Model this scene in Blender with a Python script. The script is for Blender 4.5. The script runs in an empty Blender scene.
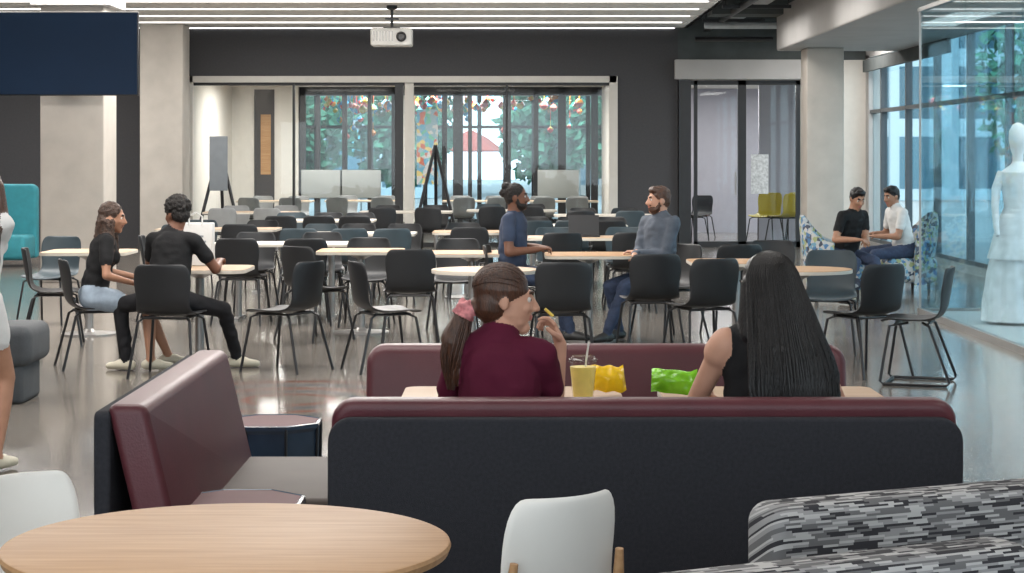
import bpy, bmesh, math, random
import numpy as np
from mathutils import Vector, Matrix, noise
random.seed(7)
S = bpy.context.scene
D = bpy.data
COL = S.collection
V = Vector

# ------------------------------------------------------------------ materials
def _new(name):
    m = D.materials.new(name); m.use_nodes = True
    nt = m.node_tree
    return m, nt, nt.nodes['Principled BSDF']

def mat(name, c, rough=0.5, metal=0.0, var=0.0, scale=8.0, bump=0.0, bscale=60.0, stretch=(1,1,1), coat=0.0, spec=None):
    m, nt, b = _new(name)
    b.inputs['Roughness'].default_value = rough
    b.inputs['Metallic'].default_value = metal
    b.inputs['Base Color'].default_value = (*c, 1)
    if coat: b.inputs['Coat Weight'].default_value = coat
    if spec is not None: b.inputs['Specular IOR Level'].default_value = spec
    tc = nt.nodes.new('ShaderNodeTexCoord')
    mp = nt.nodes.new('ShaderNodeMapping'); mp.inputs['Scale'].default_value = stretch
    nt.links.new(tc.outputs['Object'], mp.inputs['Vector'])
    n = nt.nodes.new('ShaderNodeTexNoise'); n.inputs['Scale'].default_value = scale; n.inputs['Detail'].default_value = 5
    nt.links.new(mp.outputs[0], n.inputs['Vector'])
    r = nt.nodes.new('ShaderNodeValToRGB')
    r.color_ramp.elements[0].position = 0.3; r.color_ramp.elements[1].position = 0.7
    r.color_ramp.elements[0].color = (*[max(0, x*(1-var)) for x in c], 1)
    r.color_ramp.elements[1].color = (*[min(1, x*(1+var)) for x in c], 1)
    nt.links.new(n.outputs['Fac'], r.inputs['Fac'])
    nt.links.new(r.outputs['Color'], b.inputs['Base Color'])
    if bump:
        n2 = nt.nodes.new('ShaderNodeTexNoise'); n2.inputs['Scale'].default_value = bscale
        nt.links.new(mp.outputs[0], n2.inputs['Vector'])
        bp = nt.nodes.new('ShaderNodeBump'); bp.inputs['Strength'].default_value = bump; bp.inputs['Distance'].default_value = 0.01
        nt.links.new(n2.outputs['Fac'], bp.inputs['Height'])
        nt.links.new(bp.outputs[0], b.inputs['Normal'])
    return m

def emis(name, c, st):
    m, nt, b = _new(name)
    b.inputs['Base Color'].default_value = (*c, 1)
    b.inputs['Emission Color'].default_value = (*c, 1)
    b.inputs['Emission Strength'].default_value = st
    return m

def glass(name, tint, lo=0.03, hi=0.25):
    m = D.materials.new(name); m.use_nodes = True
    nt = m.node_tree; nt.nodes.clear()
    o = nt.nodes.new('ShaderNodeOutputMaterial')
    t = nt.nodes.new('ShaderNodeBsdfTransparent'); t.inputs[0].default_value = (*tint, 1)
    g = nt.nodes.new('ShaderNodeBsdfGlossy'); g.inputs['Roughness'].default_value = 0.02
    mx = nt.nodes.new('ShaderNodeMixShader')
    lw = nt.nodes.new('ShaderNodeLayerWeight'); lw.inputs['Blend'].default_value = 0.15
    mr = nt.nodes.new('ShaderNodeMapRange'); mr.inputs['To Min'].default_value = lo; mr.inputs['To Max'].default_value = hi
    nt.links.new(lw.outputs['Facing'], mr.inputs['Value']); nt.links.new(mr.outputs[0], mx.inputs[0])
    nt.links.new(t.outputs[0], mx.inputs[1]); nt.links.new(g.outputs[0], mx.inputs[2]); nt.links.new(mx.outputs[0], o.inputs[0])
    return m

def wood(name, c1, c2, stretch=(1.5, 22, 22), rough=0.5):
    m, nt, b = _new(name)
    tc = nt.nodes.new('ShaderNodeTexCoord')
    mp = nt.nodes.new('ShaderNodeMapping'); mp.inputs['Scale'].default_value = stretch
    nt.links.new(tc.outputs['Object'], mp.inputs['Vector'])
    n = nt.nodes.new('ShaderNodeTexNoise'); n.inputs['Scale'].default_value = 2.2; n.inputs['Detail'].default_value = 8
    n.inputs['Distortion'].default_value = 0.4
    nt.links.new(mp.outputs[0], n.inputs['Vector'])
    r = nt.nodes.new('ShaderNodeValToRGB'); r.color_ramp.elements[0].position = 0.3; r.color_ramp.elements[1].position = 0.72
    r.color_ramp.elements[0].color = (*c1, 1); r.color_ramp.elements[1].color = (*c2, 1)
    nt.links.new(n.outputs['Fac'], r.inputs['Fac']); nt.links.new(r.outputs[0], b.inputs['Base Color'])
    b.inputs['Roughness'].default_value = rough
    b.inputs['Specular IOR Level'].default_value = .22
    return m

def M_floor():
    m, nt, b = _new('terrazzo_floor')
    tc = nt.nodes.new('ShaderNodeTexCoord')
    n = nt.nodes.new('ShaderNodeTexNoise'); n.inputs['Scale'].default_value = 0.5; n.inputs['Detail'].default_value = 4
    vz = nt.nodes.new('ShaderNodeTexVoronoi'); vz.inputs['Scale'].default_value = 55
    nt.links.new(tc.outputs['Object'], n.inputs['Vector']); nt.links.new(tc.outputs['Object'], vz.inputs['Vector'])
    r = nt.nodes.new('ShaderNodeValToRGB')
    r.color_ramp.elements[0].position = .3; r.color_ramp.elements[1].position = .7
    r.color_ramp.elements[0].color = (.160, .144, .128, 1); r.color_ramp.elements[1].color = (.210, .192, .172, 1)
    nt.links.new(n.outputs['Fac'], r.inputs[0])
    r2 = nt.nodes.new('ShaderNodeValToRGB')
    r2.color_ramp.elements[0].color = (.40, .40, .40, 1); r2.color_ramp.elements[1].color = (1.3, 1.25, 1.2, 1)
    nt.links.new(vz.outputs['Color'], r2.inputs[0])
    mx = nt.nodes.new('ShaderNodeMix'); mx.data_type = 'RGBA'; mx.blend_type = 'MULTIPLY'; mx.inputs['Factor'].default_value = 0.75
    nt.links.new(r.outputs[0], mx.inputs['A']); nt.links.new(r2.outputs[0], mx.inputs['B'])
    mp = nt.nodes.new('ShaderNodeMapping'); mp.inputs['Location'].default_value = (1.45, -13.0, 0)
    nt.links.new(tc.outputs['Object'], mp.inputs['Vector'])
    ln = nt.nodes.new('ShaderNodeVectorMath'); ln.operation = 'LENGTH'; nt.links.new(mp.outputs[0], ln.inputs[0])
    dv = nt.nodes.new('ShaderNodeMath'); dv.operation = 'DIVIDE'; dv.inputs[1].default_value = 1.25
    nt.links.new(ln.outputs['Value'], dv.inputs[0])
    prev = mx.outputs['Result']
    for bands, col in ((((.20, 1), (.25, 0), (.46, 1), (.52, 0), (.80, 1), (.86, 0)), (.20, .045, .025, 1)), (((.33, 1), (.38, 0), (.62, 1), (.68, 0)), (.05, .075, .10, 1))):
        rr = nt.nodes.new('ShaderNodeValToRGB'); rr.color_ramp.interpolation = 'CONSTANT'
        e = rr.color_ramp.elements; e[0].color = (0, 0, 0, 1); e[1].position = 0.99; e[1].color = (0, 0, 0, 1)
        for p, c in bands:
            x = e.new(p); x.color = (c*.85, c*.85, c*.85, 1)
        nt.links.new(dv.outputs[0], rr.inputs[0])
        m2 = nt.nodes.new('ShaderNodeMix'); m2.data_type = 'RGBA'; m2.inputs['B'].default_value = col
        nt.links.new(rr.outputs[0], m2.inputs['Factor']); nt.links.new(prev, m2.inputs['A']); prev = m2.outputs['Result']
    nt.links.new(prev, b.inputs['Base Color'])
    b.inputs['Roughness'].default_value = 0.14
    b.inputs['Specular IOR Level'].default_value = 0.45
    return m

def M_dash(name):
    m, nt, b = _new(name)
    def N(t, **k):
        x = nt.nodes.new(t)
        for a, v in k.items(): setattr(x, a, v)
        return x
    def math_(op, a, bb=None, c=None):
        x = N('ShaderNodeMath', operation=op)
        for i, v in enumerate((a, bb, c)):
            if v is None: continue
            if isinstance(v, (int, float)): x.inputs[i].default_value = v
            else: nt.links.new(v, x.inputs[i])
        return x.outputs[0]
    tc = N('ShaderNodeTexCoord'); sp = N('ShaderNodeSeparateXYZ'); nt.links.new(tc.outputs['Object'], sp.inputs[0])
    row = math_('FLOOR', math_('MULTIPLY', math_('MULTIPLY_ADD', sp.outputs['Y'], .55, sp.outputs['Z']), 175))
    wn = N('ShaderNodeTexWhiteNoise', noise_dimensions='1D'); nt.links.new(row, wn.inputs['W'])
    col = math_('FLOOR', math_('ADD', math_('MULTIPLY', sp.outputs['X'], 24), math_('MULTIPLY', wn.outputs['Value'], 37)))
    cb = N('ShaderNodeCombineXYZ'); nt.links.new(col, cb.inputs[0]); nt.links.new(row, cb.inputs[1])
    w2 = N('ShaderNodeTexWhiteNoise', noise_dimensions='2D'); nt.links.new(cb.outputs[0], w2.inputs['Vector'])
    r = N('ShaderNodeValToRGB'); r.color_ramp.interpolation = 'CONSTANT'
    e = r.color_ramp.elements
    e[0].color = (.035, .035, .04, 1); e[1].position = .26; e[1].color = (.13, .13, .135, 1)
    x = e.new(.52); x.color = (.26, .26, .265, 1); x = e.new(.76); x.color = (.40, .40, .40, 1)
    nt.links.new(w2.outputs['Value'], r.inputs[0]); nt.links.new(r.outputs[0], b.inputs['Base Color'])
    b.inputs['Roughness'].default_value = .9; b.inputs['Specular IOR Level'].default_value = .2
    return m

def M_multi(name, scale, cols, rough=.6):
    m, nt, b = _new(name)
    tc = nt.nodes.new('ShaderNodeTexCoord')
    v = nt.nodes.new('ShaderNodeTexVoronoi'); v.inputs['Scale'].default_value = scale
    nt.links.new(tc.outputs['Object'], v.inputs['Vector'])
    sp = nt.nodes.new('ShaderNodeSeparateColor'); nt.links.new(v.outputs['Color'], sp.inputs[0])
    r = nt.nodes.new('ShaderNodeValToRGB'); r.color_ramp.interpolation = 'CONSTANT'
    e = r.color_ramp.elements
    e[0].color = (*cols[0], 1); e[1].position = 1/len(cols); e[1].color = (*cols[1], 1)
    for i in range(2, len(cols)):
        x = e.new(i/len(cols)); x.color = (*cols[i], 1)
    nt.links.new(sp.outputs[0], r.inputs[0]); nt.links.new(r.outputs[0], b.inputs['Base Color'])
    b.inputs['Roughness'].default_value = rough
    return m

def M_facade(name, c, wc):
    m, nt, b = _new(name)
    tc = nt.nodes.new('ShaderNodeTexCoord')
    br = nt.nodes.new('ShaderNodeTexBrick'); br.offset = 0
    br.inputs['Scale'].default_value = 1; br.inputs['Brick Width'].default_value = 2.2; br.inputs['Row Height'].default_value = 2.6
    br.inputs['Mortar Size'].default_value = .35
    br.inputs['Color1'].default_value = (*wc, 1); br.inputs['Color2'].default_value = (*[x*.6 for x in wc], 1); br.inputs['Mortar'].default_value = (*c, 1)
    sp = nt.nodes.new('ShaderNodeSeparateXYZ'); cb = nt.nodes.new('ShaderNodeCombineXYZ')
    ad = nt.nodes.new('ShaderNodeMath'); ad.operation = 'ADD'
    nt.links.new(tc.outputs['Object'], sp.inputs[0])
    nt.links.new(sp.outputs['X'], ad.inputs[0]); nt.links.new(sp.outputs['Y'], ad.inputs[1])
    nt.links.new(ad.outputs[0], cb.inputs[0]); nt.links.new(sp.outputs['Z'], cb.inputs[1])
    nt.links.new(cb.outputs[0], br.inputs['Vector']); nt.links.new(br.outputs['Color'], b.inputs['Base Color'])
    b.inputs['Roughness'].default_value = .5
    return m

mt = {}
mt['floor'] = M_floor()
mt['concrete'] = mat('concrete', (.48, .44, .395), .8, var=.08, scale=3, bump=.1)
mt['beam'] = mat('beam_concrete', (.40, .39, .38), .8, var=.06, scale=2, bump=.08)
mt['darkwall'] = mat('charcoal_wall', (.070, .069, .073), .8, var=.06, scale=30, spec=.2)
mt['wallwhite'] = mat('warm_white_wall', (.62, .59, .54), .8, var=.03)
mt['lav'] = mat('lavender_wall', (.34, .33, .37), .8, var=.03)
mt['slat'] = mat('ceiling_slat', (.86, .84, .81), .7, var=.03)
mt['black'] = mat('black_metal', (.014, .014, .016), .4, var=.1)
mt['frame'] = mat('dark_window_frame', (.07, .08, .09), .4, metal=.3, var=.1)
mt['shadowgap'] = mat('plenum_black', (.02, .02, .022), .9)
mt['plenum'] = mat('plenum_grey', (.07, .08, .08), .9, var=.2, scale=3)
mt['duct'] = mat('duct_metal', (.45, .47, .48), .45, metal=.3, var=.1)
mt['chair'] = mat('charcoal_plastic', (.018, .019, .021), .45, var=.08, spec=.35)
mt['chairblue'] = mat('slate_plastic', (.038, .054, .064), .45, var=.08, spec=.35)
mt['chairgrey'] = mat('grey_plastic', (.20, .205, .205), .5, var=.08)
mt['chairyel'] = mat('yellow_plastic', (.45, .36, .03), .45, var=.05)
mt['leg'] = mat('chair_leg_metal', (.018, .018, .020), .35, metal=.3)
mt['white'] = mat('white_plastic', (.66, .65, .62), .45, var=.02, spec=.3)
mt['wood'] = wood('table_oak', (.34, .19, .09), (.45, .275, .145))
mt['woodL'] = wood('light_laminate', (.38, .265, .175), (.47, .34, .235))
mt['woodW'] = mat('white_laminate', (.56, .52, .46), .5, var=.02, spec=.25)
mt['edge'] = mat('table_edge', (.48, .44, .38), .5, var=.03, spec=.25)
mt['ped'] = mat('pedestal_grey', (.30, .29, .28), .35, metal=.5, var=.05)
mt['maroon'] = mat('maroon_leather', (.085, .021, .028), .42, var=.12, scale=5, bump=.12, bscale=140, spec=.4)
mt['maroontop'] = mat('maroon_laminate', (.085, .022, .028), .6, var=.1, scale=5, spec=.2)
mt['navy'] = mat('navy_fabric', (.024, .025, .031), .9, var=.15, scale=90, bump=.3, bscale=500, spec=.25)
mt['taupe'] = mat('taupe_vinyl', (.075, .062, .055), .6, var=.1, scale=4, spec=.2)
mt['octside'] = mat('blue_black_panel', (.03, .05, .085), .25, var=.2, scale=5)
mt['dash'] = M_dash('dashed_upholstery')
mt['tvs'] = mat('tv_screen', (.010, .026, .060), .6, var=.1, scale=1, spec=.15)
mt['teal'] = mat('teal_fabric', (.025, .20, .24), .8, var=.1)
mt['grey'] = mat('grey_fabric', (.055, .060, .066), .85, var=.1, bump=.2)
mt['lounge'] = M_multi('lounge_pattern', 26, [(.45, .45, .44), (.06, .16, .32), (.40, .44, .46), (.04, .05, .08), (.45, .45, .44), (.14, .30, .42), (.06, .08, .12), (.30, .34, .16)])
mt['glass'] = glass('clear_glass', (.95, .97, .97), .02, .12)
mt['glassin'] = glass('partition_glass', (.94, .97, .98), .03, .15)
mt['glasswin'] = glass('window_glass', (.86, .95, .98), .03, .2)
mt['glasscase'] = glass('case_glass', (.80, .90, .93), .05, .26)
mt['art'] = M_multi('hanging_art', 5, [(.7, .05, .03), (.85, .30, .02), (.03, .30, .6), (.75, .6, .05), (.05, .4, .25), (.7, .08, .04)], .3)
mt['leaf'] = mat('foliage', (.05, .17, .10), .8, var=.6, scale=2)
mt['bark'] = mat('bark', (.10, .07, .05), .9, var=.3)
mt['pave'] = mat('pavement', (.30, .30, .30), .9, var=.1)
mt['casefl'] = mat('case_platform', (.40, .41, .41), .6, var=.05)
mt['fac1'] = M_facade('facade_glass', (.34, .42, .46), (.04, .13, .18))
mt['fac2'] = M_facade('facade_brick', (.30, .27, .25), (.04, .11, .15))
mt['red'] = mat('red_canvas', (.38, .07, .05), .8, var=.1)
mt['cyan'] = mat('teal_canvas', (.05, .28, .33), .8, var=.1)
mt['tablet'] = mat('door_sign_paper', (.5, .5, .5), .6, var=.3, scale=25)
mt['board'] = mat('whiteboard', (.24, .25, .24), .3, var=.02)
mt['greyboard'] = mat('pinboard', (.20, .22, .24), .7, var=.05)
# people
mt['skinL'] = mat('skin_light', (.50, .275, .19), .55, var=.06, scale=20, spec=.35)
mt['skinM'] = mat('skin_tan', (.34, .175, .11), .5, var=.06, scale=20, spec=.35)
mt['skinD'] = mat('skin_brown', (.16, .070, .042), .5, var=.08, scale=20, spec=.35)
mt['lipL'] = mat('lips', (.42, .15, .12), .45)
mt['lipD'] = mat('lips_dark', (.17, .06, .05), .45)
mt['eye'] = mat('eye_white', (.60, .57, .53), .3)
mt['iris'] = mat('iris', (.03, .018, .01), .15)
mt['hairbrown'] = mat('hair_brown', (.060, .024, .012), .42, var=.5, scale=30, stretch=(4, 4, .5), bump=.4, bscale=80)
mt['hairblack'] = mat('hair_black', (.005, .0045, .005), .36, var=.5, scale=30, stretch=(4, 4, .4), bump=.4, bscale=80, spec=.35)
mt['haircurl'] = mat('hair_curly_dark', (.010, .007, .006), .7, var=.6, scale=60, bump=.8, bscale=120)
mt['hairbraid'] = mat('hair_braids', (.045, .022, .013), .6, var=.6, scale=50, bump=.6, bscale=100)
mt['teemaroon'] = mat('maroon_tee', (.085, .009, .027), .85, var=.1, bump=.15, spec=.2)
mt['teeblack'] = mat('black_tee', (.011, .011, .012), .85, var=.1, bump=.15, spec=.25)
mt['teenavy'] = mat('navy_tee', (.030, .045, .085), .85, var=.1, bump=.15)
mt['henley'] = mat('slate_henley', (.072, .088, .115), .85, var=.12, bump=.2)
mt['teewhite'] = mat('white_tee', (.58, .58, .57), .85, var=.03, bump=.15)
mt['denim'] = mat('dark_denim', (.026, .040, .08), .85, var=.2, scale=40)
mt['denimL'] = mat('light_denim', (.27, .33, .40), .85, var=.1, scale=30)
mt['pantblack'] = mat('black_trousers', (.011, .011, .013), .85, var=.1, spec=.25)
mt['shoew'] = mat('cream_shoe', (.52, .48, .38), .6, var=.05)
mt['shoeb'] = mat('black_shoe', (.02, .02, .02), .5)
mt['pink'] = mat('scrunchie_pink', (.58, .22, .23), .8, var=.3, scale=60)
mt['lemon'] = mat('lemonade', (.88, .72, .20), .3, var=.1, scale=20)
mt['cup'] = glass('cup_plastic', (.98, .98, .96), .05, .3)
mt['bagyel'] = mat('yellow_chip_bag', (.80, .50, .01), .22, var=.15, scale=14, bump=.6, bscale=18)
mt['baggrn'] = mat('green_chip_bag', (.18, .50, .02), .22, var=.35, scale=14, bump=.6, bscale=18)
mt['dress'] = mat('dress_tulle', (.82, .77, .77), .8, var=.14, scale=8)
mt['fry'] = mat('fry', (.70, .50, .08), .6)
mt['led'] = emis('linear_led', (1, .97, .92), 2.5)

# ------------------------------------------------------------------ mesh helpers
def link(o, parent=None):
    COL.objects.link(o)
    if parent is not None: o.parent = parent
    return o

def empty(name, loc=(0, 0, 0), rz=0):
    e = D.objects.new(name, None); e.empty_display_size = .2
    e.location = loc; e.rotation_euler = (0, 0, math.radians(rz))
    return link(e)

def mesh_obj(name, verts, faces, m, parent=None, smooth=False):
    me = D.meshes.new(name); me.from_pydata([tuple(v) for v in verts], [], faces); me.update()
    if m is not None:
        for x in (m if isinstance(m, (list, tuple)) else [m]): me.materials.append(x)
    if smooth: me.polygons.foreach_set('use_smooth', [True]*len(me.polygons))
    return link(D.objects.new(name, me), parent)

def bake(o):
    dg = bpy.context.evaluated_depsgraph_get(); dg.update()
    me = D.meshes.new_from_object(o.evaluated_get(dg))
    o.modifiers.clear(); o.data = me; me.name = o.name
    return o

def shade(o, ang=35):
    me = o.data
    me.polygons.foreach_set('use_smooth', [True]*len(me.polygons))
    try: me.set_sharp_from_angle(angle=math.radians(ang))
    except Exception: pass

def box(name, x0, x1, y0, y1, z0, z1, m, parent=None, bev=0.0, seg=3):
    vs = [(x, y, z) for x in (x0, x1) for y in (y0, y1) for z in (z0, z1)]
    fs = [(0, 1, 3, 2), (4, 6, 7, 5), (0, 4, 5, 1), (2, 3, 7, 6), (0, 2, 6, 4), (1, 5, 7, 3)]
    o = mesh_obj(name, vs, fs, m, parent)
    if bev:
        md = o.modifiers.new('b', 'BEVEL'); md.width = bev; md.segments = seg
        bake(o); shade(o, 50)
    return o

class Geo:
    def __init__(s): s.v = []; s.f = []; s.m = []
    def add(s, vs, fs, mi=0):
        k = len(s.v); s.v += [V(v) for v in vs]; s.f += [tuple(i+k for i in f) for f in fs]; s.m += [mi]*len(fs)
    def box(s, x0, x1, y0, y1, z0, z1, mi=0):
        s.add([(x, y, z) for x in (x0, x1) for y in (y0, y1) for z in (z0, z1)],
              [(0, 1, 3, 2), (4, 6, 7, 5), (0, 4, 5, 1), (2, 3, 7, 6), (0, 2, 6, 4), (1, 5, 7, 3)], mi)
    def tube(s, pts, r, n=8, mi=0):
        pts = [V(p) for p in pts]; k = len(pts)
        rs = r if isinstance(r, (list, tuple)) else [r]*k
        vs = []; fs = []; up = None
        for i in range(k):
            t = (pts[min(i+1, k-1)]-pts[max(i-1, 0)]).normalized()
            if up is None:
                up = V((0, 0, 1)) if abs(t.z) < .9 else V((1, 0, 0))
            a = (up - t*up.dot(t))
            a = a.normalized() if a.length > 1e-5 else t.orthogonal().normalized()
            up = a; b = t.cross(a)
            for j in range(n):
                th = 2*math.pi*j/n
                vs.append(pts[i]+(a*math.cos(th)+b*math.sin(th))*rs[i])
        for i in range(k-1):
            for j in range(n):
                fs.append((i*n+j, i*n+(j+1) % n, (i+1)*n+(j+1) % n, (i+1)*n+j))
        fs.append(tuple(range(n-1, -1, -1))); fs.append(tuple((k-1)*n+j for j in range(n)))
        s.add(vs, fs, mi)
    def lathe(s, prof, n=32, c=(0, 0, 0), mi=0, fn=None):
        vs = []; fs = []; k = len(prof)
        for i, (r, z) in enumerate(prof):
            for j in range(n):
                th = 2*math.pi*j/n
                rr = r*(fn(th, z) if fn else 1)
                vs.append((c[0]+rr*math.cos(th), c[1]+rr*math.sin(th), c[2]+z))
        for i in range(k-1):
            for j in range(n):
                fs.append((i*n+j, i*n+(j+1) % n, (i+1)*n+(j+1) % n, (i+1)*n+j))
        fs.append(tuple(range(n-1, -1, -1))); fs.append(tuple((k-1)*n+j for j in range(n)))
        s.add(vs, fs, mi)
    def obj(s, name, mats, parent=None, smooth=True, ang=40):
        o = mesh_obj(name, s.v, s.f, mats, parent)
        o.data.polygons.foreach_set('material_index', s.m)
        if smooth: shade(o, ang)
        return o

def rpanel(name, x0, x1, z0, z1, y0, y1, r, bev, m, parent, shear=0.0):
    """upholstered panel: rounded top corners (in XZ), extruded along Y, all rims bevelled; shear leans the top in Y"""
    pts = [(x0, z0), (x1, z0)]
    for k in range(7):
        a = math.pi/2*k/6; pts.append((x1-r+r*math.cos(a), z1-r+r*math.sin(a)))
    for k in range(7):
        a = math.pi/2+math.pi/2*k/6; pts.append((x0+r+r*math.cos(a), z1-r+r*math.sin(a)))
    n = len(pts); vs = []
    for y in (y0, y1):
        for (x, z) in pts: vs.append((x, y+shear*(z-z0)/(z1-z0), z))
    fs = [tuple(range(n)), tuple(range(2*n-1, n-1, -1))]
    for i in range(n): fs.append((i, i+n, (i+1) % n+n, (i+1) % n))
    o = mesh_obj(name, vs, fs, m, parent)
    bm = bmesh.new(); bm.from_mesh(o.data); bmesh.ops.recalc_face_normals(bm, faces=bm.faces); bm.to_mesh(o.data); bm.free()
    md = o.modifiers.new('b', 'BEVEL'); md.width = bev; md.segments = 5; md.limit_method = 'ANGLE'; md.angle_limit = math.radians(50)
    bake(o); shade(o, 60)
    return o

# ------------------------------------------------------------------ room shell
FW = 34.5
g = Geo(); g.box(-9.6, 6.3, -3, 46.2, -.1, 0); g.obj('floor', mt['floor'], smooth=False)
g = Geo(); g.box(-9.6, 3.0, -3, FW, 3.90, 3.98, 0)
y = -2.9; k = 0
while y < FW-.2:
    g.box(-9.5, 3.0, y, min(y+1.30, FW-.02), 3.78, 3.86, 1)
    if y > 5: g.box(-8.5, 2.8, y+1.38, y+1.42, 3.77, 3.80, 2)
    y += 1.5; k += 1
g.obj('ceiling', [mt['shadowgap'], mt['slat'], mt['led']], smooth=False)
g = Geo(); g.box(3.0, 6.3, -3, FW, 4.7, 4.8, 0); g.box(2.95, 3.02, -3, FW, 3.78, 4.7, 1)
y = 14
while y < 34:
    g.box(3.02, 6.2, y, y+.12, 4.35, 4.7, 1); y += 2.2
g.obj('ceiling_plenum', [mt['plenum'], mt['shadowgap']], smooth=False)
box('wall_left', -9.7, -9.5, -3, FW, 0, 3.95, mt['darkwall'])
g = Geo()
g.box(-9.5, -5.6, FW, FW+.2, 0, 3.86); g.box(-5.6, 1.78, FW, FW+.2, 2.92, 3.86); g.box(1.78, 2.86, FW, FW+.2, 0, 3.86)
g.obj('wall_back', mt['darkwall'], smooth=False)
box('wall_back_right', 4.98, 6.3, FW, FW+.2, 0, 3.23, mt['wallwhite'])
box('wall_back_upper', 2.86, 6.3, FW, FW+.2, 3.24, 4.7, mt['plenum'])
box('trim_door_beam', 2.80, 4.99, FW-.18, FW+.1, 2.89, 3.23, mt['beam'], bev=.01)
# opening reveal
g = Geo()
g.box(-5.62, -5.50, FW-.06, FW+.3, 0, 2.95); g.box(1.68, 1.82, FW-.06, FW+.3, 0, 2.95); g.box(-5.6, 1.8, FW-.06, FW+.3, 2.84, 2.95)
g.obj('trim_opening', mt['wallwhite'], smooth=False)
g = Geo()
for x, w in ((-3.77, .04), (-1.95, .14), (-.09, .04)):
    g.box(x-w/2, x+w/2, FW+.02, FW+.12, 0, 2.84, 0)
g.box(-1.85, -1.70, FW-.0, FW+.14, 0, 2.84, 1)
g.box(-5.5, 1.68, FW+.04, FW+.1, 0, .08, 0); g.box(-5.5, 1.68, FW+.04, FW+.1, 2.79, 2.84, 0)
g.box(-5.5, 1.68, FW+.065, FW+.075, .08, 2.80, 2)
g.obj('window_partition', [mt['black'], mt['wallwhite'], mt['glass']], smooth=False)
# inner room
g = Geo()
g.box(-5.75, -5.6, FW+.2, 40.2, 0, 3.0, 0); g.box(1.8, 1.95, FW+.2, 40.2, 0, 3.0, 0)
g.obj('wall_inner_sides', mt['wallwhite'], smooth=False)
box('ceiling_inner', -9.6, 6.3, FW+.2, 46.2, 2.95, 3.05, mt['wallwhite'])
g = Geo()
g.box(-5.6, -4.25, 40, 40.15, 0, 2.95, 0); g.box(-5.15, -4.75, 39.97, 40.0, 0, 2.9, 2); g.box(-5.02, -4.82, 39.95, 39.97, 1.2, 2.4, 1)
g.box(-2.3, -1.95, 40, 40.15, 0, 2.95, 0)
g.obj('wall_inner_back', [mt['wallwhite'], mt['wood'], mt['darkwall']], smooth=False)
g = Geo()
for x, w in ((-4.2, .07), (-3.88, .04), (-3.35, .05), (-2.85, .04), (-2.34, .07), (-1.35, .05), (-1.08, .10), (-.84, .04), (-.1, .08), (.48, .05), (1.0, .08), (1.65, .07)):
    g.box(x-w, x+w, 40.0, 40.12, 0, 2.95, 0)
g.box(-4.25, 1.8, 40.0, 40.12, 2.78, 2.95, 0); g.box(-4.25, 1.8, 40, 40.12, 0, .25, 0)
g.box(-4.25, 1.8, 40.055, 40.065, .1, 2.75, 1)
g.obj('window_inner', [mt['black'], mt['glassin']], smooth=False)
box('wall_poster', -1.90, -1.48, 39.9, 39.95, 1.0, 2.5, M_multi('poster_print', 11, [(.1, .28, .4), (.40, .12, .08), (.12, .35, .25), (.5, .40, .15), (.4, .4, .4), (.2, .3, .35)]))
g = Geo()
x = -9.5
while x < 6.2:
    g.box(x-.05, x+.05, 46.0, 46.15, 0, 3.0, 0); x += 1.25
g.box(-9.5, 6.2, 46, 46.15, 0, .12, 0); g.box(-9.5, 6.2, 46, 46.15, 2.2, 2.27, 0)
g.box(-9.5, 6.2, 46.07, 46.08, .1, 3.0, 1)
g.obj('window_exterior', [mt['black'], mt['glasswin']], smooth=False)
g = Geo()
for i in range(85):
    x = random.uniform(-4.1, 1.6); z = random.uniform(2.52, 2.80); y = random.uniform(42, 43.5); r = random.uniform(.05, .11)
    g.lathe([(0.01, -r), (r*.7, -r*.6), (r, 0), (r*.6, r*.6), (.01, r)], 10, (x, y, z))
    g.tube([(x, y, z+r*.8), (x, y, 2.95)], .006, 4)
for i in range(10):
    x = random.uniform(-4.1, 1.6); z = random.uniform(1.9, 2.4); y = random.uniform(42, 43.5); r = .07
    g.lathe([(0.01, -r), (r*.7, -r*.6), (r, 0), (r*.6, r*.6), (.01, r)], 10, (x, y, z)); g.tube([(x, y, z+r*.8), (x, y, 2.95)], .006, 4)
g.obj('hanging_glass_art', mt['art'])
g = Geo()
g.box(2.86, 3.0, FW+.2, 41, 0, 2.95, 0); g.box(2.86, 6.3, 41, 41.15, 0, 2.95, 0); g.box(4.62, 6.2, 37.4, 37.5, 0, 2.95, 1)
g.obj('wall_side_room', [mt['lav'], mt['lav']], smooth=False)
g = Geo()
g.box(2.87, 3.08, FW-.1, FW+.15, 0, 2.88, 0)
g.box(3.14, 3.20, FW, FW+.08, 0, 2.88, 0); g.box(3.90, 4.04, FW, FW+.08, 0, 2.88, 0); g.box(4.90, 4.97, FW, FW+.08, 0, 2.88, 0)
g.box(3.08, 4.97, FW, FW+.08, 2.80, 2.88, 0); g.box(3.14, 4.97, FW, FW+.08, 0, .1, 0)
g.box(3.14, 4.95, FW+.035, FW+.045, .1, 2.8, 1)
g.box(3.84, 3.87, FW-.06, FW-.03, .9, 1.3, 2)
g.obj('door_1', [mt['black'], mt['glass'], mt['ped']], smooth=False)
box('door_sign', 4.12, 4.42, FW-.03, FW-.01, .92, 1.60, mt['tablet'])
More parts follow.
